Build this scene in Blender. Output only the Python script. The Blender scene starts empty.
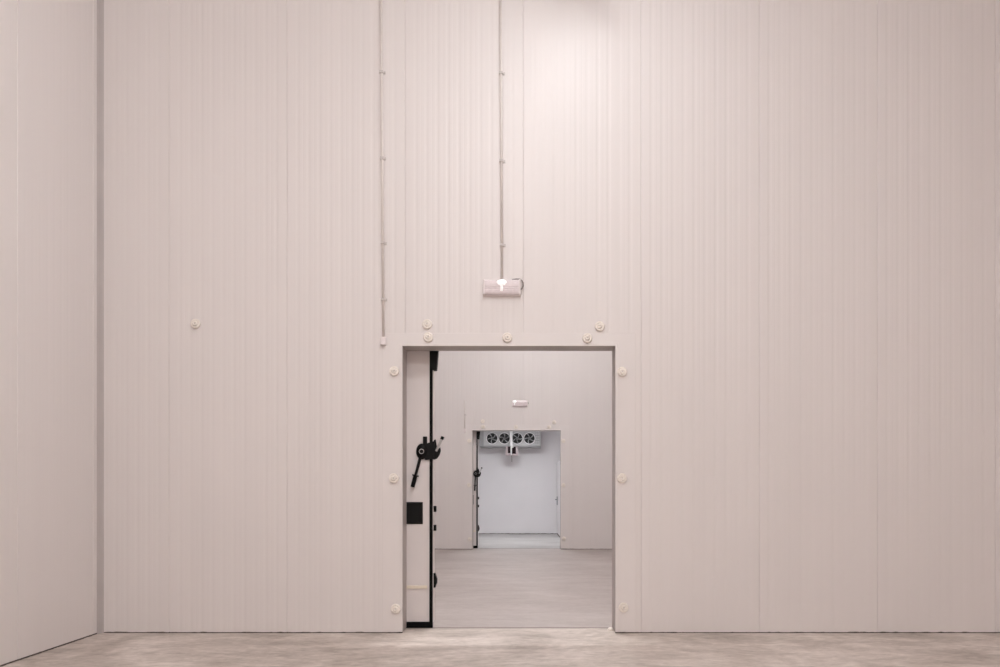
import bpy, bmesh, math, random
from mathutils import Vector, Matrix

random.seed(7)
SC = bpy.context.scene
COL = SC.collection
PI = math.pi

# ------------------------------------------------------------------ camera frame
VX, VY, D, EYE = 522.0, 490.0, 8.0, 1.43        # vanishing point (px), distance to front wall, lens height


def P(px, py, y=0.0):
    """world x, z of a photograph pixel lying at depth y"""
    s = 0.01 * (y + D) / D
    return (px - VX) * s, EYE + (VY - py) * s


# ------------------------------------------------------------------ materials
def new_mat(name):
    m = bpy.data.materials.new(name)
    m.use_nodes = True
    nt = m.node_tree
    b = nt.nodes['Principled BSDF']
    return m, nt, b


def noisy(name, col, rough=0.5, var=0.03, scale=6.0, metal=0.0, spec=0.5, bump=0.0, bscale=80.0, stretch=(1, 1, 1), rvar=0.0):
    m, nt, b = new_mat(name)
    tc = nt.nodes.new('ShaderNodeTexCoord')
    mp = nt.nodes.new('ShaderNodeMapping')
    mp.inputs['Scale'].default_value = stretch
    nt.links.new(tc.outputs['Object'], mp.inputs['Vector'])
    n = nt.nodes.new('ShaderNodeTexNoise')
    n.inputs['Scale'].default_value = scale
    n.inputs['Detail'].default_value = 4
    nt.links.new(mp.outputs['Vector'], n.inputs['Vector'])
    r = nt.nodes.new('ShaderNodeValToRGB')
    r.color_ramp.elements[0].position = 0.3
    r.color_ramp.elements[1].position = 0.7
    r.color_ramp.elements[0].color = (*[max(0, c * (1 - var)) for c in col], 1)
    r.color_ramp.elements[1].color = (*[min(1, c * (1 + var)) for c in col], 1)
    nt.links.new(n.outputs['Fac'], r.inputs['Fac'])
    nt.links.new(r.outputs['Color'], b.inputs['Base Color'])
    b.inputs['Roughness'].default_value = rough
    b.inputs['Metallic'].default_value = metal
    b.inputs['Specular IOR Level'].default_value = spec
    if bump:
        n2 = nt.nodes.new('ShaderNodeTexNoise')
        n2.inputs['Scale'].default_value = bscale
        nt.links.new(tc.outputs['Object'], n2.inputs['Vector'])
        bp = nt.nodes.new('ShaderNodeBump')
        bp.inputs['Strength'].default_value = bump
        bp.inputs['Distance'].default_value = 0.002
        nt.links.new(n2.outputs['Fac'], bp.inputs['Height'])
        nt.links.new(bp.outputs['Normal'], b.inputs['Normal'])
    return m


def emit_mat(name, col, strength):
    m, nt, b = new_mat(name)
    b.inputs['Base Color'].default_value = (0.9, 0.9, 0.9, 1)
    b.inputs['Emission Color'].default_value = (*col, 1)
    b.inputs['Emission Strength'].default_value = strength
    return m


def concrete(name, dark, mid, light, sx=0.55, sy=2.0, streak=0.5):
    m, nt, b = new_mat(name)
    L = nt.links.new
    tc = nt.nodes.new('ShaderNodeTexCoord')

    def noise(scale, stretch, detail=6, rough=0.6, dist=0.0):
        mp = nt.nodes.new('ShaderNodeMapping')
        mp.inputs['Scale'].default_value = stretch
        mp.inputs['Location'].default_value = (3.1 * scale, 1.7, 0)
        mp.inputs['Rotation'].default_value = (0, 0, -0.22)
        L(tc.outputs['Object'], mp.inputs['Vector'])
        n = nt.nodes.new('ShaderNodeTexNoise')
        n.inputs['Scale'].default_value = scale
        n.inputs['Detail'].default_value = detail
        n.inputs['Roughness'].default_value = rough
        n.inputs['Distortion'].default_value = dist
        L(mp.outputs['Vector'], n.inputs['Vector'])
        return n.outputs['Fac']
    big = noise(1.0, (sx, sy * 0.7, 1), 5, 0.6, 0.9)
    st = noise(2.2, (sx * 0.8, sy * 1.6, 1), 6, 0.65, 0.6)
    fine = noise(11.0, (0.8, 1.5, 1), 5, 0.7, 0.4)

    def mix(a, bb, f):
        n = nt.nodes.new('ShaderNodeMix')
        n.data_type = 'FLOAT'
        n.inputs[0].default_value = f
        L(a, n.inputs[2])
        L(bb, n.inputs[3])
        return n.outputs[0]
    h = mix(mix(big, st, streak), fine, 0.27)
    r = nt.nodes.new('ShaderNodeValToRGB')
    cr = r.color_ramp
    cr.elements[0].position = 0.39
    cr.elements[0].color = (*dark, 1)
    cr.elements[1].position = 0.61
    cr.elements[1].color = (*light, 1)
    e = cr.elements.new(0.5)
    e.color = (*mid, 1)
    L(h, r.inputs['Fac'])
    L(r.outputs['Color'], b.inputs['Base Color'])
    mr = nt.nodes.new('ShaderNodeMapRange')
    mr.inputs['To Min'].default_value = 0.5
    mr.inputs['To Max'].default_value = 0.7
    L(st, mr.inputs['Value'])
    L(mr.outputs['Result'], b.inputs['Roughness'])
    bp = nt.nodes.new('ShaderNodeBump')
    bp.inputs['Strength'].default_value = 0.15
    bp.inputs['Distance'].default_value = 0.004
    L(fine, bp.inputs['Height'])
    L(bp.outputs['Normal'], b.inputs['Normal'])
    return m


PANEL = (0.738, 0.697, 0.684)
M = {
    'panel': noisy('painted_panel', PANEL, 0.42, 0.012, 1.3, spec=0.45, stretch=(3, 3, 0.15)),
    'lining': noisy('reveal_lining', (0.44, 0.40, 0.385), 0.5, 0.02, 4.0),  # greyer than the panels, for the inner faces of the doorways
    'panel_plain': noisy('painted_panel_flat', PANEL, 0.5, 0.012, 1.5, spec=0.4),
    'panel_cool': noisy('white_panel', (0.76, 0.735, 0.745), 0.5, 0.015, 1.5, spec=0.4),
    'ceiling': noisy('ceiling_panel', (0.75, 0.72, 0.705), 0.6, 0.02, 1.0),
    'casing': noisy('casing_paint', (0.745, 0.705, 0.692), 0.42, 0.01, 3.0),
    'corner': noisy('corner_sealant', (0.46, 0.42, 0.41), 0.55, 0.06, 3.0, bump=0.1),
    'dirt': noisy('base_gap', (0.10, 0.08, 0.07), 0.9, 0.5, 7.0),
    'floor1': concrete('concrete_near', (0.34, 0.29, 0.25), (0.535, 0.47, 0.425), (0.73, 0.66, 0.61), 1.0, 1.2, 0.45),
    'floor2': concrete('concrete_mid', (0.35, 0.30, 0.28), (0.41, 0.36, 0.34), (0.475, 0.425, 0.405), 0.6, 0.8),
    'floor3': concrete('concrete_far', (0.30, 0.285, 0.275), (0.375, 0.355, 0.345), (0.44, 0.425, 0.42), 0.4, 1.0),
    'joint': noisy('floor_joint', (0.20, 0.165, 0.145), 0.8, 0.2, 9.0),
    'joint_soft': noisy('floor_saw_cut', (0.33, 0.28, 0.26), 0.8, 0.2, 9.0),
    'rubber': noisy('black_rubber', (0.003, 0.003, 0.003), 0.7, 0.2, 20, spec=0.12),
    'black': noisy('black_plastic', (0.004, 0.004, 0.004), 0.5, 0.2, 30, spec=0.2),
    'steel': noisy('brushed_steel', (0.55, 0.54, 0.54), 0.35, 0.08, 60, metal=0.9, stretch=(1, 1, 8)),
    'leaf': noisy('door_leaf_paint', (0.74, 0.69, 0.68), 0.4, 0.012, 2.0),
    'cream': noisy('cream_plastic', (0.80, 0.72, 0.60), 0.45, 0.03, 40),
    'ivory': noisy('ivory_cap', (0.86, 0.805, 0.745), 0.4, 0.03, 40),
    'conduit': noisy('conduit_grey', (0.72, 0.67, 0.64), 0.45, 0.04, 15),
    'clip': noisy('clip_grey', (0.58, 0.54, 0.52), 0.5, 0.04, 30),
    'housing': noisy('lamp_housing', (0.80, 0.74, 0.74), 0.4, 0.02, 20),
    'diffuser': noisy('lamp_cover', (0.80, 0.725, 0.745), 0.12, 0.05, 30, spec=0.7),
    'cable': noisy('grey_cable', (0.25, 0.22, 0.21), 0.5, 0.05, 30),
    'casing_metal': noisy('cooler_casing', (0.52, 0.52, 0.52), 0.4, 0.02, 10, spec=0.5),
    'coil': noisy('cooler_coil', (0.33, 0.33, 0.33), 0.5, 0.05, 50),
    'fan_dark': noisy('fan_well', (0.012, 0.012, 0.013), 0.6, 0.2, 20),
    'blade': noisy('fan_blade', (0.50, 0.50, 0.50), 0.35, 0.05, 20, metal=0.3),
    'pipe': noisy('white_pipe', (0.93, 0.92, 0.92), 0.3, 0.02, 20),
    'pinkbox': noisy('box_frame', (0.50, 0.405, 0.415), 0.35, 0.04, 20),
    'maroon': noisy('box_front', (0.012, 0.003, 0.005), 0.6, 0.2, 20, spec=0.15),
    'led': emit_mat('led_light', (1.0, 0.97, 0.97), 1.6),  # glowing stand-in for the glint on the emergency light covers
    'led_soft': emit_mat('led_reflector', (1.0, 0.96, 0.97), 0.26),  # weaker glow imitating the soft flare around that glint
    'lampglow': emit_mat('tube_light', (1.0, 0.96, 0.93), 4.0),
    'handle_blue': noisy('dark_handle', (0.10, 0.11, 0.14), 0.4, 0.1, 20),
    'door_white': noisy('white_door_paint', (0.80, 0.77, 0.775), 0.4, 0.012, 2.0),
}


# ------------------------------------------------------------------ mesh helpers
def obj(name, bm, mat, parent=None, smooth=False, loc=None):
    me = bpy.data.meshes.new(name)
    bmesh.ops.recalc_face_normals(bm, faces=bm.faces)
    bm.to_mesh(me)
    bm.free()
    if isinstance(mat, (list, tuple)):
        for k in mat:
            me.materials.append(M[k])
    else:
        me.materials.append(M[mat])
    if smooth:
        for p in me.polygons:
            p.use_smooth = True
    o = bpy.data.objects.new(name, me)
    COL.objects.link(o)
    if parent:
        o.parent = parent
    if loc:
        o.location = loc
    return o


def box(bm, x0, x1, y0, y1, z0, z1, bev=0.0, seg=2, mi=0):
    g = bmesh.ops.create_cube(bm, size=1.0)
    vs = g['verts']
    for v in vs:
        v.co = Vector(((x0 + x1) / 2 + v.co.x * (x1 - x0), (y0 + y1) / 2 + v.co.y * (y1 - y0), (z0 + z1) / 2 + v.co.z * (z1 - z0)))
    fs = {f for v in vs for f in v.link_faces}
    for f in fs:
        f.material_index = mi
    if bev:
        es = {e for v in vs for e in v.link_edges}
        bmesh.ops.bevel(bm, geom=list(es), offset=bev, segments=seg, affect='EDGES', profile=0.6)
    return bm


def tube(bm, pts, r, n=12, r1=None, mi=0):
    """tube along a polyline"""
    pts = [Vector(p) for p in pts]
    rings = []
    up = Vector((0.13, 0.9, 0.31)).normalized()
    for i, p in enumerate(pts):
        t = (pts[min(i + 1, len(pts) - 1)] - pts[max(i - 1, 0)]).normalized()
        a = t.cross(up)
        if a.length < 1e-3:
            a = t.cross(Vector((1, 0, 0)))
        a.normalize()
        b = t.cross(a).normalized()
        rr = r if r1 is None else r + (r1 - r) * i / (len(pts) - 1)
        rings.append([bm.verts.new(p + (a * math.cos(2 * PI * k / n) + b * math.sin(2 * PI * k / n)) * rr) for k in range(n)])
    for i in range(len(rings) - 1):
        for k in range(n):
            f = bm.faces.new((rings[i][k], rings[i][(k + 1) % n], rings[i + 1][(k + 1) % n], rings[i + 1][k]))
            f.material_index = mi
    bm.faces.new(rings[0])
    bm.faces.new(rings[-1])
    return bm


def lathe_y(bm, prof, n=32, cx=0.0, cz=0.0, y=0.0, sx=1.0, sz=1.0):
    """revolve (radius, -y depth) profile about an axis along y; the profile begins and ends on the axis or closes itself"""
    rings = []
    for r, d in prof:
        if r < 1e-6:
            rings.append([bm.verts.new((cx, y - d, cz))])
        else:
            rings.append([bm.verts.new((cx + sx * r * math.cos(2 * PI * k / n), y - d, cz + sz * r * math.sin(2 * PI * k / n))) for k in range(n)])
    for a, b in zip(rings, rings[1:]):
        for k in range(n):
            va = [a[k % len(a)], a[(k + 1) % len(a)]] if len(a) > 1 else [a[0]]
            vb = [b[(k + 1) % len(b)], b[k % len(b)]] if len(b) > 1 else [b[0]]
            vs = va + vb
            if len(vs) >= 3:
                bm.faces.new(vs)
    return bm


def prism_xz(bm, poly, y0, y1, bev=0.0):
    """extrude an (x, z) outline from y0 to y1"""
    a = [bm.verts.new((x, y0, z)) for x, z in poly]
    b = [bm.verts.new((x, y1, z)) for x, z in poly]
    bm.faces.new(a)
    bm.faces.new(b[::-1])
    n = len(poly)
    for i in range(n):
        bm.faces.new((a[i], a[(i + 1) % n], b[(i + 1) % n], b[i]))
    if bev:
        es = {e for v in a + b for e in v.link_edges}
        bmesh.ops.bevel(bm, geom=list(es), offset=bev, segments=2, affect='EDGES')
    return bm


def thing(name, label, cat, loc=(0, 0, 0), group=None, kind=None):
    o = bpy.data.objects.new(name, None)
    COL.objects.link(o)
    o.location = loc
    o.empty_display_size = 0.1
    return tag(o, label, cat, group, kind)


def tag(o, label=None, cat=None, group=None, kind=None):
    if label:
        o['label'] = label
    if cat:
        o['category'] = cat
    if group:
        o['group'] = group
    if kind:
        o['kind'] = kind
    return o


def struct(name, bm, mat, label, cat):
    return tag(obj(name, bm, mat), label, cat, None, 'structure')


# ------------------------------------------------------------------ ribbed sandwich panel profile
PITCH, NR = 1.18 / 11, 11


def rib_profile(u0, u1, seam0, depth=0.0016, seam=0.007):
    """list of (u, d): d is the recess of the painted skin; panels 1.18 wide with a joint at seam0 + k*1.18"""
    out = []
    k0 = math.floor((u0 - seam0) / 1.18)
    k1 = math.ceil((u1 - seam0) / 1.18)
    rnd = random.Random(int(seam0 * 1000) + 5)
    for k in range(k0, k1):
        s = seam0 + k * 1.18
        bow = rnd.uniform(-0.003, 0.003)
        tilt = rnd.uniform(-0.002, 0.002)

        def face(u):
            t = (u - s) / 1.18
            return bow * 4 * t * (1 - t) + tilt * t * (1 - t) * 2
        out.append((s, seam))
        out.append((s + 0.005, seam))
        out.append((s + 0.009, 0.0))
        for i in range(1, NR):
            c = s + i * PITCH
            w = 0.011
            dd = depth * rnd.uniform(0.7, 1.25)
            out += [(c - w - 0.012, face(c)), (c - 0.007, face(c) + dd), (c + 0.007, face(c) + dd), (c + w + 0.012, face(c))]
            m = c + PITCH / 2
            if i < NR - 1:
                out += [(m - 0.006, face(m)), (m, face(m) + dd * 0.45), (m + 0.006, face(m))]
        out.append((s + 1.18 - 0.003, 0.0))
    out = [p for p in out if u0 + 1e-4 < p[0] < u1 - 1e-4]
    return [(u0, 0.0)] + out + [(u1, 0.0)]


def cut_profile(prof, cuts):
    """insert the cut positions"""
    for c in cuts:
        for i in range(len(prof) - 1):
            if prof[i][0] < c < prof[i + 1][0]:
                t = (c - prof[i][0]) / (prof[i + 1][0] - prof[i][0])
                prof.insert(i + 1, (c, prof[i][1] + t * (prof[i + 1][1] - prof[i][1])))
                break
    return prof


def wall_x(u0, u1, top, yf, thick, seam0, hole=None, rib=0.0014):
    """ribbed wall in an x-z plane facing -y with a doorway hole (x0, x1, height)"""
    bm = bmesh.new()
    prof = rib_profile(u0, u1, seam0, rib)
    hx0 = hx1 = hz = None
    rows = [0.009, top]
    if hole:
        hx0, hx1, hz = hole
        prof = [p for p in prof if not (abs(p[0] - hx0) < 0.02 or abs(p[0] - hx1) < 0.02)]
        prof = cut_profile(prof, [hx0, hx1])
        rows = [0.009, hz, top]
    F = [[bm.verts.new((u, yf + d, z)) for u, d in prof] for z in rows]
    B = [[bm.verts.new((u, yf + thick, z)) for u, d in prof] for z in rows]
    n = len(prof)

    def solid(i, r):
        if i < 0 or i >= n - 1 or r < 0 or r >= len(rows) - 1:
            return False
        if hole and r == 0 and prof[i][0] >= hx0 - 1e-5 and prof[i + 1][0] <= hx1 + 1e-5:
            return False
        return True
    for r in range(len(rows) - 1):
        for i in range(n - 1):
            if not solid(i, r):
                continue
            bm.faces.new((F[r][i], F[r][i + 1], F[r + 1][i + 1], F[r + 1][i]))
            bm.faces.new((B[r][i + 1], B[r][i], B[r + 1][i], B[r + 1][i + 1]))
            if not solid(i - 1, r):
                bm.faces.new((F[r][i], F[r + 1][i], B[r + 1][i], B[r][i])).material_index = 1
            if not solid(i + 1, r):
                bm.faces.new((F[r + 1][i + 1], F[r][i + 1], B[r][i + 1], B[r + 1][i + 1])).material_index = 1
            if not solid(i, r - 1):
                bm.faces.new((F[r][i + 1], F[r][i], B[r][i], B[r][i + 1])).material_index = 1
            if not solid(i, r + 1):
                bm.faces.new((F[r + 1][i], F[r + 1][i + 1], B[r + 1][i + 1], B[r + 1][i]))
    return bm


def wall_y(xf, y0, y1, top, thick, seam0):
    """ribbed wall in a y-z plane facing +x"""
    bm = bmesh.new()
    prof = rib_profile(y0, y1, seam0, 0.0008)
    rows = [0.012, top]
    F = [[bm.verts.new((xf - d, u, z)) for u, d in prof] for z in rows]
    B = [[bm.verts.new((xf - thick, u, z)) for u, d in prof] for z in rows]
    n = len(prof)
    for i in range(n - 1):
        bm.faces.new((F[0][i], F[0][i + 1], F[1][i + 1], F[1][i]))
        bm.faces.new((B[0][i + 1], B[0][i], B[1][i], B[1][i + 1]))
        bm.faces.new((F[0][i + 1], F[0][i], B[0][i], B[0][i + 1]))
        bm.faces.new((F[1][i], F[1][i + 1], B[1][i + 1], B[1][i]))
    bm.faces.new((F[0][0], F[1][0], B[1][0], B[0][0]))
    bm.faces.new((F[1][-1], F[0][-1], B[0][-1], B[1][-1]))
    return bm


# ------------------------------------------------------------------ the setting
H = 6.95                               # height of the two near rooms
OX0, OX1, OH = -1.195, 0.933, 2.869    # doorway
T = 0.28                               # wall thickness
XL, XR = -4.223, 7.4                   # near room
Y2 = 2.415 * D - D                     # front face of the second wall
Y3 = 3.265 * D - D                     # far wall
RL, RR = -5.5, 5.2                     # middle room
FL, FR, FH = -3.2, 2.6, 3.52           # far room

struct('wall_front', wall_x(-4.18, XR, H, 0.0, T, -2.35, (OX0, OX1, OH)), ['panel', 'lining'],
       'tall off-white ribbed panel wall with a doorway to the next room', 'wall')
struct('wall_left', wall_y(XL, -12.5, -0.03, H, 0.15, -0.125), 'panel',
       'off-white panel wall meeting the doorway wall at the grey corner strip', 'wall')
bm = bmesh.new()
box(bm, XR, XR + 0.15, -12.5, 0.0, 0, H)
struct('wall_right', bm, 'panel_plain', 'off-white side wall of the near room, opposite the grey corner strip', 'wall')
bm = bmesh.new()
box(bm, XL - 0.15, XR + 0.15, -12.65, -12.5, 0, H)
struct('wall_back', bm, 'panel_plain', 'off-white wall of the near room facing the doorway wall', 'wall')
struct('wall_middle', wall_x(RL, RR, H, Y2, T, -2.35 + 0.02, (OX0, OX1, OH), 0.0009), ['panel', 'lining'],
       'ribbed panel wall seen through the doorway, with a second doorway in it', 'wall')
bm = bmesh.new()
box(bm, RL - 0.15, RL, T, Y2 + T, 0, H)
struct('wall_middle_left', bm, 'panel_plain', 'side wall of the middle room on the sliding door side', 'wall')
bm = bmesh.new()
box(bm, RR, RR + 0.15, T, Y2 + T, 0, H)
struct('wall_middle_right', bm, 'panel_plain', 'side wall of the middle room away from the sliding door', 'wall')
bm = bmesh.new()
box(bm, FL, FR, Y3, Y3 + 0.15, 0.02, FH)
box(bm, FL, FR, Y3 + 0.02, Y3 + 0.14, 0.0, 0.02)
struct('wall_far', bm, 'panel_cool', 'bluish white wall of the cold room behind the fan cooler', 'wall')
bm = bmesh.new()
box(bm, FL - 0.15, FL, Y2 + T, Y3 + 0.15, 0, FH)
struct('wall_far_left', bm, 'panel_cool', 'white side wall of the cold room on the sliding door side', 'wall')
bm = bmesh.new()
box(bm, FR, FR + 0.15, Y2 + T, Y3 + 0.15, 0, FH)
struct('wall_far_right', bm, 'panel_cool', 'white side wall of the cold room beside the white leaf', 'wall')
bm = bmesh.new()
box(bm, -6.0, 7.6, -12.65, Y2 + T, H, H + 0.15)
struct('ceiling', bm, 'ceiling', 'high white panel ceiling over the two near rooms', 'ceiling')
bm = bmesh.new()
box(bm, FL - 0.15, FR + 0.15, Y2 + T, Y3 + 0.15, FH, FH + 0.12)
struct('ceiling_far', bm, 'panel_cool', 'low white ceiling of the cold room above the fan cooler', 'ceiling')

# floor: three slabs and their joints in one continuous surface
bm = bmesh.new()
JW = 0.012
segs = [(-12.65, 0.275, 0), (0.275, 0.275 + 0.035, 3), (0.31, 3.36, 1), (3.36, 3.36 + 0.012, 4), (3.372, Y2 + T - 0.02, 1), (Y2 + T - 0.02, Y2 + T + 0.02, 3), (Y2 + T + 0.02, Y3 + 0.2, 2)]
prev = None
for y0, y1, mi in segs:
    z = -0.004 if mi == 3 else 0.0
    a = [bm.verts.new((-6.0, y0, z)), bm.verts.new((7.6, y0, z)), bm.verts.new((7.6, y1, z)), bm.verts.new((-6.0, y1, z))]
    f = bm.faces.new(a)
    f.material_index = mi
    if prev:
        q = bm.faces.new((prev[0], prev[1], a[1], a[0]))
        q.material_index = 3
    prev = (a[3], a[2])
o = [bm.verts.new((-6.0, -12.65, -0.2)), bm.verts.new((7.6, -12.65, -0.2)), bm.verts.new((7.6, Y3 + 0.2, -0.2)), bm.verts.new((-6.0, Y3 + 0.2, -0.2))]
bm.faces.new(o[::-1])
me_floor = struct('floor', bm, ['floor1', 'floor2', 'floor3', 'joint', 'joint_soft'], 'worn mottled grey-beige concrete floor running through all the rooms', 'floor')

# dark gap under the front panels (irregular strip of old sealant)
def base_strip(name, pts_fn, lab):
    bm = bmesh.new()
    pts_fn(bm)
    return struct(name, bm, 'dirt', lab, 'wall base')


def gap_run(bm, x0, x1, y0, y1, along='x', flip=False):
    n = max(4, int(abs((x1 - x0) if along == 'x' else (y1 - y0)) / 0.045))
    prev = None
    rnd = random.Random(int((x0 + 9) * 100) + int(y0 * 10))
    for i in range(n + 1):
        t = i / n
        w = 0.002 + 0.011 * rnd.random() ** 2
        h = 0.008 + 0.009 * rnd.random() ** 2
        if along == 'x':
            x = x0 + (x1 - x0) * t
            ring = [(x, y0 + 0.03, 0.0), (x, y0 - w, 0.0005), (x, y0 - w * 0.6, h * 0.7), (x, y0 + 0.004, h), (x, y0 + 0.03, h)]
        else:
            y = y0 + (y1 - y0) * t
            ring = [(x0 - 0.03, y, 0.0), (x0 + w, y, 0.0005), (x0 + w * 0.6, y, h * 0.7), (x0 - 0.004, y, h), (x0 - 0.03, y, h)]
        ring = [bm.verts.new(p) for p in ring]
        if prev:
            for k in range(4):
                bm.faces.new((prev[k], prev[k + 1], ring[k + 1], ring[k]))
        prev = ring


for nm, fn, lab in (
    ('baseboard_front', lambda b: gap_run(b, -4.18, OX0, 0, 0), 'dark dirty joint under the panels between grey corner strip and doorway'),
    ('baseboard_front.001', lambda b: gap_run(b, OX1, XR, 0, 0), 'dark dirty joint under the panels on the side without the corner strip'),
    ('baseboard_left', lambda b: gap_run(b, XL, XL, -12.5, -0.05, 'y'), 'dark joint along the foot of the side wall'),
    ('baseboard_middle', lambda b: gap_run(b, RL, OX0, Y2, Y2), 'dark joint under the middle wall on the sliding door side of the doorway'),
    ('baseboard_middle.001', lambda b: gap_run(b, OX1, RR, Y2, Y2), 'dark joint under the middle wall on the plain side of the doorway'),
    ('baseboard_far', lambda b: gap_run(b, FL, FR, Y3, Y3), 'dark joint along the foot of the bluish far wall'),
):
    base_strip(nm, fn, lab)

# corner sealing profile
bm = bmesh.new()
pl = [(XL, -0.055), (XL + 0.012, -0.040), (-4.195, -0.012), (-4.18, 0.0), (-4.18, 0.03), (XL, 0.03)]
a = [bm.verts.new((x, y, 0.0)) for x, y in pl]
b = [bm.verts.new((x, y, H)) for x, y in pl]
for i in range(len(pl)):
    j = (i + 1) % len(pl)
    bm.faces.new((a[i], a[j], b[j], b[i]))
bm.faces.new(a)
bm.faces.new(b[::-1])
struct('trim_1', bm, 'corner', 'grey vertical strip sealing the corner between the two panel walls', 'corner trim')


# doorway casings
def casing(name, yf, lab):
    bm = bmesh.new()
    w, h, p = 0.20, 0.13, 0.003
    e = 0.022
    out = [(OX0 - w, 0.013), (OX0 - w, OH + h), (OX1 + w, OH + h), (OX1 + w, 0.013)]
    inn = [(OX0 - 0.001, 0.013), (OX0 - 0.001, OH + 0.001), (OX1 + 0.001, OH + 0.001), (OX1 + 0.001, 0.013)]
    mid = [(OX0 - e, 0.013), (OX0 - e, OH + e), (OX1 + e, OH + e), (OX1 + e, 0.013)]
    rings = []
    for pts, d in ((out, 0.004), (out, -p + 0.002), ([(x + (0.002 if i < 2 else -0.002), z - (0.002 if i in (1, 2) else 0)) for i, (x, z) in enumerate(out)], -p),
                   (mid, -p), ([(x, z) for x, z in mid], -p - 0.006), ([(x + (0.004 if i < 2 else -0.004), z - (0.004 if i in (1, 2) else 0)) for i, (x, z) in enumerate(mid)], -p - 0.009),
                   (inn, -p - 0.009), (inn, 0.004)):
        rings.append([bm.verts.new((x, yf + d, z)) for x, z in pts])
    for r0, r1 in zip(rings, rings[1:]):
        for i in range(3):
            bm.faces.new((r0[i], r0[i + 1], r1[i + 1], r1[i]))
    return struct(name, bm, 'casing', lab, 'door frame')


casing('trim_2', 0.0, 'flat pale casing around the large near doorway')
casing('trim_3', Y2, 'flat pale casing around the small doorway of the middle wall')


# ------------------------------------------------------------------ sliding doors
def sliding_door(name, xr, y, lab, lever_pts, disc_x, lever_r=1.0):
    """leaf parked behind the wall; local origin at the foot of its leading edge"""
    S = 0.01036
    root = thing(name, lab, 'sliding door', (xr, y, 0), None, 'structure')

    def lx(px):
        return (px - 433.0) * S

    def lz(py):
        return (628.0 - py) * S
    W, HT, TH = 2.45, 3.02, 0.14
    bm = bmesh.new()
    box(bm, -W, 0, 0, TH, 0.06, HT, 0.004)
    obj('door_leaf', bm, 'leaf', root)
    bm = bmesh.new()
    prism_xz(bm, [(-W, 0.004), (-0.006, 0.004), (-0.006, HT), (-0.037, HT), (-0.037, 0.062), (-W, 0.062)], -0.014, 0.012, 0.003)
    obj('gasket', bm, 'rubber', root)
    # stop block at the top of the leading edge
    bm = bmesh.new()
    prism_xz(bm, [(-0.008, lz(370)), (0.034, lz(370)), (0.052, lz(350)), (0.052, lz(346)), (-0.030, lz(346)), (-0.030, lz(366))], -0.018, 0.07, 0.003)
    obj('stop_block', bm, 'black', root)
    for y0, y1, pr in ((506, 512, 0.026), (525, 531, 0.026)):
        bm = bmesh.new()
        box(bm, -0.006, pr, 0.01, 0.07, lz(y1), lz(y0), 0.005)
        obj('edge_bumper', bm, 'rubber', root)
    bm = bmesh.new()
    prism_xz(bm, [(-0.006, lz(588)), (0.018, lz(588)), (0.022, lz(585)), (0.034, lz(584)), (0.036, lz(579)), (0.024, lz(577.5)), (0.016, lz(573.5)), (-0.006, lz(573.5))], 0.01, 0.08, 0.003)
    obj('edge_latch', bm, 'black', root)
    # cream strip low on the leaf
    bm = bmesh.new()
    box(bm, -1.6, lx(427), -0.016, 0.002, lz(588.6), lz(585.6), 0.003)
    obj('rubbing_strip', bm, 'cream', root)
    # recessed black pull
    bm = bmesh.new()
    x0, x1, z0, z1 = -0.36, lx(422.5), lz(524), lz(502)
    fr = 0.014
    prism = [((x0, z0), (x1, z1), -0.008), ((x0 + fr, z0 + fr), (x1 - fr, z1 - fr), -0.010), ((x0 + fr + 0.004, z0 + fr + 0.004), (x1 - fr - 0.004, z1 - fr - 0.004), -0.002)]
    rings = []
    for (ax, az), (bx_, bz), yy in [((x0, z0), (x1, z1), 0.002)] + prism:
        rings.append([bm.verts.new(p) for p in ((ax, yy, az), (bx_, yy, az), (bx_, yy, bz), (ax, yy, bz))])
    for r0, r1 in zip(rings, rings[1:]):
        for i in range(4):
            bm.faces.new((r0[i], r0[(i + 1) % 4], r1[(i + 1) % 4], r1[i]))
    bm.faces.new(rings[-1])
    bm.faces.new(rings[0][::-1])
    obj('pull_plate', bm, 'black', root)
    # release handle
    dx, dz = disc_x, lz(451.5)
    bm = bmesh.new()
    lathe_y(bm, [(0, -0.002), (0.058, -0.002), (0.060, 0.012), (0.052, 0.026), (0.030, 0.030), (0.028, 0.040), (0.0, 0.041)], 28, dx, dz, 0.0, 1.0, 1.38)
    obj('handle_rose', bm, 'black', root, True)
    bm = bmesh.new()
    ring = []
    lathe_y(bm, [(0.020, 0.036), (0.027, 0.036), (0.027, 0.044), (0.020, 0.044), (0.020, 0.036)], 24, dx, dz, 0.0)
    obj('ring_nut', bm, 'steel', root, True)
    bm = bmesh.new()
    box(bm, dx + 0.012, dx + 0.055, -0.024, 0.0, lz(446), lz(436.5), 0.006)
    obj('handle_lug', bm, 'black', root)
    bm = bmesh.new()
    prism_xz(bm, [(dx + 0.03, lz(444)), (0.012, lz(441)), (0.012, lz(459)), (dx + 0.03, lz(460))], -0.022, -0.001, 0.003)
    obj('latch_arm', bm, 'black', root)
    (p0x, p0z), (p1x, p1z) = lever_pts
    yy = -0.034
    v0, v1 = Vector((p0x, yy, p0z)), Vector((p1x, yy, p1z))
    bm = bmesh.new()
    tube(bm, [v0, v0.lerp(v1, 0.66)], 0.016, 14, 0.014)
    lv = obj('lever', bm, 'black', root, False)
    g0 = v0.lerp(v1, 0.62)
    bm = bmesh.new()
    dvec = (v1 - v0).normalized()
    tube(bm, [g0, g0 + dvec * 0.012, g0 + dvec * 0.02, v1 - dvec * 0.01, v1], 0.021 * lever_r, 16)
    gr = obj('grip', bm, 'rubber', lv)
    side = Vector((-dvec.z, 0, dvec.x))
    bm = bmesh.new()
    tube(bm, [g0 - side * 0.034, g0 + side * 0.034], 0.008, 10)
    obj('grip_collar', bm, 'black', lv)
    # hook latch on the leading edge
    bm = bmesh.new()
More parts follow.
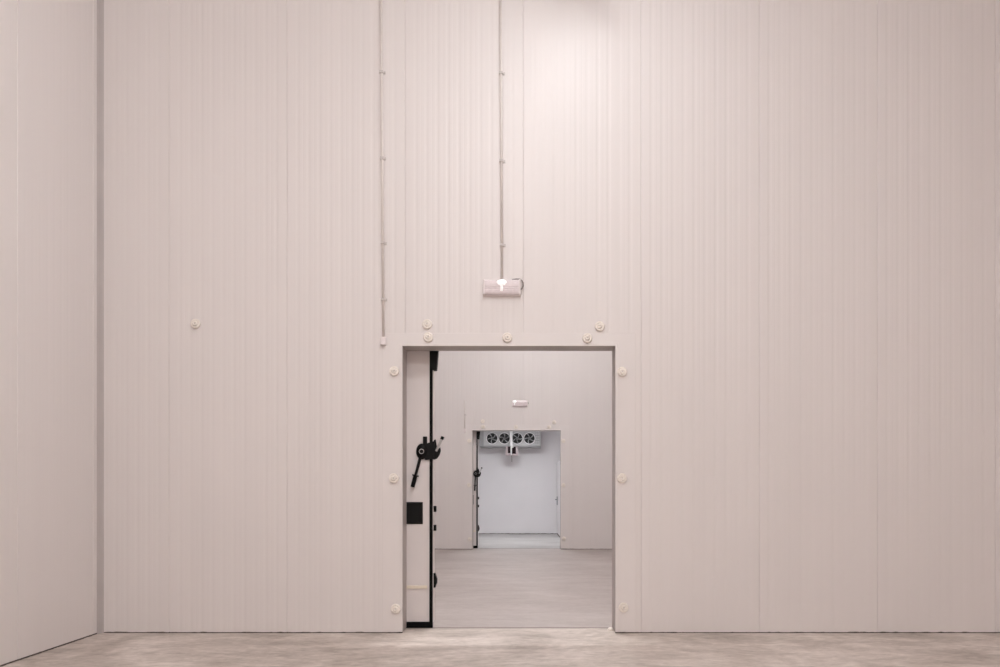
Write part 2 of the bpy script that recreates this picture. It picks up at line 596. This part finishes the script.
    hk = [(433, 440), (435, 439), (436, 446.5), (437.6, 449), (439.6, 447), (440.2, 450.5), (438.8, 455), (436.4, 458.4), (433, 459.5)]
    prism_xz(bm, [(lx(px) - 0.001, lz(py)) for px, py in hk], 0.03, 0.06, 0.002)
    obj('hook_latch', bm, 'black', root)
    bm = bmesh.new()
    q0, q1 = Vector((lx(435.5), 0.022, lz(451))), Vector((lx(441.2), 0.022, lz(439)))
    tube(bm, [q0, q1], 0.013, 14)
    rod = obj('latch_rod', bm, 'steel', root)
    bm = bmesh.new()
    d = (q1 - q0).normalized()
    tube(bm, [q1 - d * 0.002, q1 + d * 0.03], 0.017, 14)
    obj('rod_tip', bm, 'black', rod)
    return root


S1 = 0.01036
sliding_door('door_1', (433.2 - VX) * S1, T + 0.02, 'pale sliding door leaf with black gasket and long lever, parked behind the near wall',
             ((-0.130, (628 - 457) * S1), (-0.212, (628 - 487) * S1)), -0.118)
sliding_door('door_2', (478.0 - VX) * 0.01 * (Y2 + T + 0.02 + D) / D, Y2 + T + 0.02, 'distant sliding door leaf showing only its black edge in the small doorway',
             ((-0.062, (628 - 457) * S1), (-0.078, (628 - 492) * S1)), -0.054, 0.85)


# ------------------------------------------------------------------ bolt caps
def cap_mesh():
    bm = bmesh.new()
    lathe_y(bm, [(0, -0.003), (0.047, -0.003), (0.050, 0.003), (0.049, 0.016), (0.045, 0.023), (0.036, 0.026), (0.031, 0.022), (0.027, 0.019), (0.024, 0.033), (0.018, 0.038), (0.008, 0.038), (0.007, 0.024), (0.0, 0.024)], 32)
    return bm


def cap_pin():
    bm = bmesh.new()
    lathe_y(bm, [(0, 0.02), (0.006, 0.02), (0.006, 0.031), (0.004, 0.032), (0.0, 0.032)], 6)
    return bm


near_caps = [
    (196, 324, 'lone cream bolt cap on the blank panels between corner strip and doorway'),
    (427.3, 324.3, 'cream bolt cap above the doorway, upper of the close pair near the conduit'),
    (428.3, 337.5, 'cream bolt cap above the doorway, lower of the close pair near the conduit'),
    (507.3, 337.8, 'cream bolt cap alone at mid span above the doorway, under the emergency light'),
    (587.2, 338.3, 'cream bolt cap above the doorway, lower of the two set diagonally'),
    (599.6, 326.4, 'cream bolt cap above the doorway, upper of the two set diagonally'),
    (394.4, 371.3, 'cream bolt cap topmost beside the jamb on the sliding door side'),
    (622.0, 371.8, 'cream bolt cap topmost beside the jamb away from the sliding door'),
    (394.0, 478.2, 'cream bolt cap halfway up beside the jamb on the sliding door side'),
    (621.8, 478.2, 'cream bolt cap halfway up beside the jamb away from the sliding door'),
    (395.8, 608.6, 'cream bolt cap near the floor beside the jamb on the sliding door side'),
    (623.4, 607.3, 'cream bolt cap near the floor beside the jamb away from the sliding door'),
]
tags = [('upper of the pair above the far sliding door edge',), ('lower of the pair above the far sliding door edge',), ('at mid span over the small doorway',), ('lower of the diagonal two over the small doorway',), ('upper of the diagonal two over the small doorway',),
        ('topmost by the small doorway on the sliding door side',), ('topmost by the small doorway on its plain side',), ('halfway up the small doorway on the sliding door side',), ('halfway up the small doorway on its plain side',), ('near the floor by the small doorway on the sliding door side',), ('near the floor by the small doorway on its plain side',)]
cap_me = pin_me = None


def put_cap(x, y, z, lab, grp, k):
    global cap_me, pin_me
    if cap_me is None:
        root = obj('bolt_cap', cap_mesh(), 'ivory', None, True)
        pin = obj('bolt_head', cap_pin(), 'clip', root)
        cap_me, pin_me = root, pin
    else:
        root = cap_me.copy()
        COL.objects.link(root)
        pin = pin_me.copy()
        COL.objects.link(pin)
        pin.parent = root
    root.location = (x, y, z)
    root.rotation_euler = (0, k * 0.7, 0)
    tag(root, lab, 'bolt cap', grp)


for k, (px, py, lab) in enumerate(near_caps):
    x, z = P(px, py, 0)
    on_casing = OX0 - 0.2 < x < OX1 + 0.2 and z < OH + 0.13
    put_cap(x, -0.006 if on_casing else -0.001, z, lab, 'bolt caps on the near wall', k)
for k, (row, t) in enumerate(zip(near_caps[1:], tags)):
    x, z = P(row[0], row[1], 0)
    on_casing = OX0 - 0.2 < x < OX1 + 0.2 and z < OH + 0.13
    put_cap(x, Y2 - (0.006 if on_casing else 0.001), z, 'tiny cream bolt cap ' + t[0], 'bolt caps on the middle wall', k + 3)


# ------------------------------------------------------------------ conduits
def conduit(px0, px1, py1, lab, clips, yw, top=None, end=True, r=0.013, side=1):
    x1, z1 = P(px1, py1, yw)
    if top is None:
        ztop = H
        x0, zz = P(px0, 0, yw)
        x0 = x1 + (x0 - x1) * (ztop - z1) / (zz - z1)
    else:
        x0, ztop = P(px0, top, yw)
    root = thing('conduit', lab, 'conduit', (x1, yw, z1), 'wall conduits')
    yc = -r - 0.006
    bm = bmesh.new()
    tube(bm, [(0, yc, 0), ((x0 - x1), yc, ztop - z1)], r, 14)
    obj('conduit_pipe', bm, 'conduit', root, True)
    for py in clips:
        _, zc = P(px1, py, yw)
        t = (zc - z1) / (ztop - z1)
        cx = (x0 - x1) * t
        bm = bmesh.new()
        box(bm, cx - r - 0.006, cx + r + 0.006, yc - r - 0.005, 0.002, zc - z1 - 0.013, zc - z1 + 0.013, 0.004)
        xa, xb = (cx + r + 0.004, cx + r + 0.026) if side > 0 else (cx - r - 0.026, cx - r - 0.004)
        box(bm, xa, xb, -0.010, 0.002, zc - z1 - 0.013, zc - z1 + 0.013, 0.002)
        obj('saddle_clip', bm, 'clip', root)
    if end:
        bm = bmesh.new()
        box(bm, -0.024, 0.026, yc - r - 0.014, 0.002, -0.065, 0.015, 0.006)
        obj('end_box', bm, 'housing', root)
    return root


conduit(381.4, 383.8, 339.0, 'long grey conduit down the wall ending in a small box beside the doorway corner', [73, 159, 243.5, 300], 0.0)
conduit(500.8, 502.0, 281.5, 'grey conduit running straight down to the emergency light above the near doorway', [74, 161.5, 245.5], 0.0, None, False)
conduit(464.8, 464.9, 429.5, 'short thin conduit on the middle wall beside the small doorway', [415], Y2, 400.5, True, 0.012)


# ------------------------------------------------------------------ emergency lights
def emergency_light(px, py, yw, lab, glint_x, with_cable=True):
    x, z = P(px, py, yw)
    root = thing('emergency_light', lab, 'emergency light', (x, yw, z), 'emergency lights over doorways')
    w, h, d = 0.187, 0.080, 0.075
    bm = bmesh.new()
    box(bm, -w, w, -0.028, 0.002, -h, h, 0.008)
    obj('back_plate', bm, 'housing', root)
    # prismatic cover: tapered shell with horizontal flutes
    bm = bmesh.new()
    prof = [(-0.026, -h + 0.006), (-0.050, -h + 0.007), (-0.064, -h + 0.022), (-0.071, -0.028), (-0.066, -0.020), (-0.072, -0.012), (-0.067, -0.004), (-0.073, 0.006), (-0.075, 0.030),
            (-0.073, 0.055), (-0.064, h - 0.016), (-0.050, h - 0.007), (-0.026, h - 0.006)]
    xs = [(-w + 0.018, 1.0), (w - 0.018, 1.0)]
    A = [bm.verts.new((xs[0][0], yy, zz)) for yy, zz in prof]
    B = [bm.verts.new((xs[1][0], yy, zz)) for yy, zz in prof]
    for i in range(len(prof) - 1):
        bm.faces.new((A[i], A[i + 1], B[i + 1], B[i]))
    bm.faces.new(A[::-1])
    bm.faces.new(B)
    bm.faces.new((A[0], B[0], B[-1], A[-1]))
    obj('lamp_cover', bm, 'diffuser', root)
    for s in (-1, 1):
        bm = bmesh.new()
        box(bm, min(s * w, s * (w - 0.020)), max(s * w, s * (w - 0.020)), -0.068, -0.02, -h + 0.004, h - 0.004, 0.008)
        obj('end_cap', bm, 'housing', root)
    # glowing spot, halo and tail imitating a lamp glint on the cover
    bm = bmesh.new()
    lathe_y(bm, [(0, 0.066), (0.040, 0.066), (0.044, 0.072), (0.034, 0.0765), (0, 0.078)], 28, glint_x, 0.040, 0, 1.3, 0.72)
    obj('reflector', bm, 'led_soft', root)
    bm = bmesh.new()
    lathe_y(bm, [(0, 0.070), (0.020, 0.074), (0.025, 0.079), (0.016, 0.083), (0, 0.085)], 24, glint_x, 0.043, 0, 1.35, 0.72)
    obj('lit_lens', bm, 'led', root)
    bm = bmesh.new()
    box(bm, glint_x - 0.011, glint_x + 0.011, -0.0785, -0.06, -0.045, 0.03, 0.004)
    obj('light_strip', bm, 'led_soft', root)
    bm = bmesh.new()
    pts = [(0.10, -0.03, h - 0.004), (0.14, -0.03, h + 0.004), (w - 0.01, -0.032, h + 0.002), (w + 0.012, -0.035, h - 0.014), (w + 0.024, -0.036, 0.045), (w + 0.024, -0.036, 0.015), (w + 0.012, -0.035, -0.01), (w - 0.004, -0.032, -0.022)]
    if not with_cable:
        pts = [(w - 0.006, -0.03, 0.035), (w + 0.012, -0.03, 0.03), (w + 0.016, -0.03, 0.01), (w + 0.012, -0.03, -0.01), (w - 0.006, -0.03, -0.016)]
    tube(bm, pts, 0.0075, 10)
    obj('feed_cable', bm, 'cable', root, True)
    return root


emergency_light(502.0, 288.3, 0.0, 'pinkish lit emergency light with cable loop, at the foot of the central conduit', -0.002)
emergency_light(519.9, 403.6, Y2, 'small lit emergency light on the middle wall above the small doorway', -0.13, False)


# ------------------------------------------------------------------ fan cooler in the far room
YE = Y3 - 0.72
SE = 0.01 * (YE + D) / D
ex0, ex1 = (483.6 - VX) * SE, (540.2 - VX) * SE
ez0 = EYE + (VY - 445.6) * SE
ez1 = 3.40
root = thing('evaporator_unit', 'grey ceiling fan cooler with four round fans in the cold room', 'cooler', (0, YE, ez0))
zt = ez1 - ez0
bm = bmesh.new()
box(bm, ex0, ex1, 0, 0.06, 0, zt, 0.006)
obj('front_panel', bm, 'casing_metal', root)
bm = bmesh.new()
box(bm, ex0 - 0.13, ex0 + 0.01, 0.05, 0.60, -0.02, zt - 0.02, 0.01)
obj('side_cover', bm, 'coil', root)
bm = bmesh.new()
box(bm, ex1 - 0.16, ex1 + 0.025, 0.05, 0.60, -0.02, zt - 0.02, 0.01)
obj('side_cover', bm, 'casing_metal', root)
bm = bmesh.new()
for k in range(26):
    xx = ex0 + 0.03 + k * (ex1 - ex0 - 0.22) / 25
    box(bm, xx, xx + 0.03, 0.06, 0.56, 0.0, zt - 0.03)
obj('cooling_coil', bm, 'coil', root)
bm = bmesh.new()
prism = [(0.02, 0.0), (0.60, 0.0), (0.60, -0.04), (0.52, -0.06), (0.06, -0.06), (0.02, -0.03)]
A = [bm.verts.new((ex0 - 0.1, yy, zz)) for yy, zz in prism]
B = [bm.verts.new((ex1 + 0.015, yy, zz)) for yy, zz in prism]
for i in range(len(prism)):
    j = (i + 1) % len(prism)
    bm.faces.new((A[i], A[j], B[j], B[i]))
bm.faces.new(A[::-1])
bm.faces.new(B)
obj('drip_tray', bm, 'coil', root)
for s in (ex0 + 0.1, ex1 - 0.1):
    bm = bmesh.new()
    box(bm, s - 0.03, s + 0.03, 0.25, 0.31, zt - 0.03, FH - ez0, 0.004)
    obj('hanger', bm, 'steel', root)
# ridged cover at the pipe end
bm = bmesh.new()
for k in range(5):
    zz = 0.07 + k * 0.08
    box(bm, ex1 - 0.165, ex1 - 0.02, -0.012, 0.004, zz, zz + 0.022, 0.003)
for xx in (ex1 - 0.165, ex1 - 0.09, ex1 - 0.024):
    box(bm, xx, xx + 0.008, -0.009, 0.004, 0.05, zt - 0.05)
obj('vent_cover', bm, 'coil', root)
fan_pxs = [492.1, 504.4, 517.1, 529.4]
first = None
for i, fx in enumerate(fan_pxs):
    cx = (fx - VX) * SE
    cz = EYE + (VY - 438.4) * SE - ez0
    R = 0.170
    if first is None:
        fan = thing('fan', None, None, (cx, 0, cz))
        fan.parent = root
        bm = bmesh.new()
        lathe_y(bm, [(R, -0.004), (R + 0.016, -0.004), (R + 0.016, 0.012), (R + 0.009, 0.030), (R, 0.030), (R - 0.004, 0.020), (R, -0.004)], 40)
        f1 = obj('fan_ring', bm, 'pipe', fan, True)
        bm = bmesh.new()
        lathe_y(bm, [(0, -0.004), (R + 0.002, -0.004), (R + 0.002, 0.003), (0, 0.003)], 40)
        f2 = obj('fan_well', bm, 'fan_dark', fan)
        bm = bmesh.new()
        nb = 5
        for b_ in range(nb):
            a0 = 2 * PI * b_ / nb + 0.5
            rows = []
            for t in range(5):
                rr = 0.04 + (0.115) * t / 4
                sw = a0 + 0.35 * t / 4
                hw = 0.17 - 0.012 * t
                rows.append([(rr * math.cos(sw - hw), -0.008, rr * math.sin(sw - hw)), (rr * math.cos(sw + hw), -0.022, rr * math.sin(sw + hw))])
            V = [[bm.verts.new(p) for p in row] for row in rows]
            V2 = [[bm.verts.new((p[0], p[1] + 0.003, p[2])) for p in row] for row in rows]
            for t in range(4):
                bm.faces.new((V[t][0], V[t][1], V[t + 1][1], V[t + 1][0]))
                bm.faces.new((V2[t][1], V2[t][0], V2[t + 1][0], V2[t + 1][1]))
                bm.faces.new((V[t][0], V[t + 1][0], V2[t + 1][0], V2[t][0]))
                bm.faces.new((V[t][1], V2[t][1], V2[t + 1][1], V[t + 1][1]))
            bm.faces.new((V[0][0], V2[0][0], V2[0][1], V[0][1]))
            bm.faces.new((V[4][0], V[4][1], V2[4][1], V2[4][0]))
        f3 = obj('fan_blades', bm, 'blade', fan)
        bm = bmesh.new()
        lathe_y(bm, [(0, 0), (0.045, 0.0), (0.045, 0.024), (0.03, 0.032), (0, 0.034)], 24)
        f4 = obj('fan_hub', bm, 'coil', fan, True)
        bm = bmesh.new()
        for k in range(3):
            rr = 0.06 + k * 0.04
            lathe_y(bm, [(rr - 0.0015, 0.032), (rr + 0.0015, 0.032), (rr + 0.0015, 0.035), (rr - 0.0015, 0.035), (rr - 0.0015, 0.032)], 32)
        for k in range(4):
            a0 = k * PI / 4 + 0.2
            c, s = math.cos(a0) * R, math.sin(a0) * R
            tube(bm, [(-c, -0.034, -s), (c, -0.034, s)], 0.002, 6)
        f5 = obj('fan_guard', bm, 'fan_dark', fan)
        first = (fan, (f1, f2, f3, f4, f5))
    else:
        fan = first[0].copy()
        COL.objects.link(fan)
        fan.parent = root
        fan.location = (cx, 0, cz)
        for c0 in first[1]:
            c = c0.copy()
            COL.objects.link(c)
            c.parent = fan
            if c0.name.startswith('fan_blades'):
                c.rotation_euler = (0, i * 0.45, 0)

# white drain pipe with its cap, in front of the cooler, and the small box it reaches
YP = YE - 0.22
SP = 0.01 * (YP + D) / D


def q(px, py):
    return (px - VX) * SP, EYE + (VY - py) * SP


px_, pz0 = q(511.2, 455.0)
_, pz1 = q(511.2, 431.0)
root = thing('drain_pipe', 'white vertical pipe with a round cap between the two middle fans', 'pipe', (px_, YP, pz0))
bm = bmesh.new()
tube(bm, [(0, 0, 0.0), (0, 0, 0.30)], 0.024, 16)
obj('lower_tube', bm, 'pipe', root, True)
bm = bmesh.new()
tube(bm, [(0, 0, 0.28), (0, 0, 0.34), (0, 0, FH - pz0)], 0.045, 20)
obj('upper_tube', bm, 'pipe', root, True)
bm = bmesh.new()
box(bm, -0.03, 0.03, 0.03, 0.183, 0.40, 0.44, 0.004)
obj('pipe_bracket', bm, 'steel', root)
bm = bmesh.new()
lathe_y(bm, [(0, -0.03), (0.05, -0.03), (0.055, 0.03), (0.045, 0.055), (0.0, 0.06)], 24, 0, pz1 - pz0, 0)
obj('pipe_cap', bm, 'pipe', root, True)
bx0, bz0 = q(505.6, 455.4)
bx1, bz1 = q(518.0, 446.2)
root = thing('control_box', 'small pinkish framed box with dark front hanging below the fan cooler', 'box', ((bx0 + bx1) / 2, YP + 0.078, bz0))
w2 = (bx1 - bx0) / 2
hh = bz1 - bz0
bm = bmesh.new()
box(bm, -w2, w2, 0, 0.09, 0, hh, 0.012)
obj('box_body', bm, 'pinkbox', root)
bm = bmesh.new()
box(bm, -w2 + 0.07, -w2 + 0.165, -0.012, 0.004, 0.075, hh - 0.01, 0.004)
obj('window', bm, 'maroon', root)
bm = bmesh.new()
box(bm, -w2 + 0.195, w2 - 0.065, -0.012, 0.004, 0.055, hh - 0.01, 0.004)
obj('window', bm, 'maroon', root)
bm = bmesh.new()
tube(bm, [(0.0, 0.045, 0.004), (0.0, 0.05, -0.2)], 0.010, 8)
obj('hanging_cable', bm, 'cable', root, True)
bm = bmesh.new()
box(bm, -0.045, 0.045, -0.020, 0.004, hh - 0.05, hh + 0.03, 0.003)
obj('bracket', bm, 'steel', root)

# white leaf standing open along the side of the far room
lxw = (557.0 - VX) * 0.01 * (Y3 + D) / D
root = thing('door_3', 'white door leaf standing open at the side of the cold room, dark handle', 'door', (lxw, Y3 - 0.06, 0), None, 'structure')
bm = bmesh.new()
lh = (VY - 463.0) * 0.01 * (Y3 + D) / D + EYE
box(bm, 0, 0.09, -2.6, 0, 0.012, lh, 0.006)
obj('door_leaf', bm, 'door_white', root)
bm = bmesh.new()
box(bm, -0.006, 0.096, -2.6, 0, 0.0, 0.035, 0.003)
obj('bottom_seal', bm, 'dirt', root)
bm = bmesh.new()
hz = EYE + (VY - 505.0) * 0.032
box(bm, -0.016, 0.002, -0.30, -0.08, hz, hz + 0.27, 0.005)
obj('handle_plate', bm, 'handle_blue', root)
bm = bmesh.new()
tube(bm, [(-0.016, -0.22, hz + 0.17), (-0.06, -0.22, hz + 0.17), (-0.06, -0.12, hz + 0.165)], 0.012, 10)
obj('door_handle', bm, 'handle_blue', root)

# small white floor guide at the foot of the jamb
gx, _ = P(611.3, 629, 0.03)
bm = bmesh.new()
gy = 143 / (630.2 - VY) * D - D
gx = (611.0 - VX) * 0.01 * (gy + D) / D
for_prof = [(0.0, 0.0), (0.030, 0.0), (0.030, 0.010), (0.022, 0.024), (0.010, 0.028), (0.0, 0.028)]
lathe_y(bm, for_prof, 24)
bmesh.ops.rotate(bm, verts=bm.verts, cent=(0, 0, 0), matrix=Matrix.Rotation(-PI / 2, 3, 'X'))
g = obj('floor_guide', bm, 'ivory', None, True, (gx - 0.005, gy, 0.0))
tag(g, 'small round white floor guide at the foot of the plain jamb', 'floor guide')


# ------------------------------------------------------------------ lamps
def ceiling_lamp(x, y, z, power, lab, col=(1.0, 0.988, 0.988), length=1.2, rot=0.0, drop=0.25):
    """suspended batten: body, two hanging rods and a lit opal half-round cover"""
    root = thing('ceiling_lamp', lab, 'ceiling lamp', (x, y, z - drop), 'linear ceiling lamps')
    root.rotation_euler = (0, 0, rot)
    hl = length / 2
    bm = bmesh.new()
    box(bm, -hl - 0.03, hl + 0.03, -0.06, 0.06, 0.0, 0.05, 0.008)
    obj('lamp_housing', bm, 'housing', root)
    if drop > 0.06:
        for s in (-1, 1):
            bm = bmesh.new()
            tube(bm, [(s * hl * 0.8, 0, 0.045), (s * hl * 0.8, 0, drop)], 0.006, 8)
            obj('hanging_rod', bm, 'steel', root)
    bm = bmesh.new()
    n, r = 12, 0.055
    A = [bm.verts.new((-hl, -r * math.cos(PI * k / n), -r * math.sin(PI * k / n))) for k in range(n + 1)]
    B = [bm.verts.new((hl, -r * math.cos(PI * k / n), -r * math.sin(PI * k / n))) for k in range(n + 1)]
    for k in range(n):
        bm.faces.new((A[k], A[k + 1], B[k + 1], B[k]))
    bm.faces.new(A[::-1])
    bm.faces.new(B)
    bm.faces.new((A[0], B[0], B[-1], A[-1]))
    key = 'lamp_cover_%d' % len(M)
    M[key] = emit_mat('lit_cover', col, power / (PI * PI * r * length))
    obj('lit_cover', bm, key, root)
    return root


PW = 0.55
ceiling_lamp(0.50, -1.50, H, 81 * PW, 'long ceiling lamp close to the doorway wall', (0.965, 1.0, 1.03), rot=PI / 2, drop=0.50)
ceiling_lamp(0.1, -4.5, H, 470 * PW, 'long ceiling lamp over the middle of the near room', (0.99, 0.99, 1.0), rot=PI / 2, drop=0.15)  # added out of view to lift the near room's ambient light
ceiling_lamp(0.5, -9.4, H, 850 * PW, 'long ceiling lamp near the rear wall', (1.0, 0.985, 0.98), rot=PI / 4, drop=0.15)  # added behind the camera as even fill on the doorway wall
ceiling_lamp(0.0, 1.5, H, 580 * PW, 'long ceiling lamp in the middle room by the first doorway')
ceiling_lamp(0.4, 7.0, H, 480 * PW, 'long ceiling lamp in the middle room by the second doorway')
# flush panel in the low cold room
root = thing('ceiling_panel_lamp', 'flat lamp set flush in the low ceiling of the cold room', 'ceiling lamp', (-0.1, Y2 + 3.3, FH))
bm = bmesh.new()
box(bm, -0.62, 0.62, -0.32, 0.32, -0.02, 0.0, 0.004)
obj('lamp_frame', bm, 'housing', root)
M['cold_panel'] = emit_mat('lit_panel', (0.95, 0.975, 1.0), 306 * PW / (PI * 1.2 * 0.6))
bm = bmesh.new()
box(bm, -0.60, 0.60, -0.30, 0.30, -0.023, -0.018)
obj('lit_panel', bm, 'cold_panel', root)

# ------------------------------------------------------------------ camera, world, view
w = bpy.data.worlds.new('world')
SC.world = w
w.use_nodes = True
w.node_tree.nodes['Background'].inputs['Color'].default_value = (0.02, 0.02, 0.02, 1)
cam = bpy.data.cameras.new('camera')
cam.sensor_width = 36.0
cam.lens = 36.0 * (D / 0.01) / 1000.0
cam.shift_x = -(VX - 500.0) / 1000.0
cam.shift_y = (VY - 333.5) / 1000.0
cam.clip_end = 200
co = bpy.data.objects.new('camera', cam)
COL.objects.link(co)
co.location = (0, -D, EYE)
co.rotation_euler = (PI / 2, 0, 0)
SC.camera = co
SC.view_settings.view_transform = 'Standard'
SC.view_settings.look = 'None'
SC.view_settings.gamma = 1.0
SC.view_settings.use_curve_mapping = False
SC.view_settings.exposure = -0.46
SC.cycles.max_bounces = 16
SC.cycles.diffuse_bounces = 10
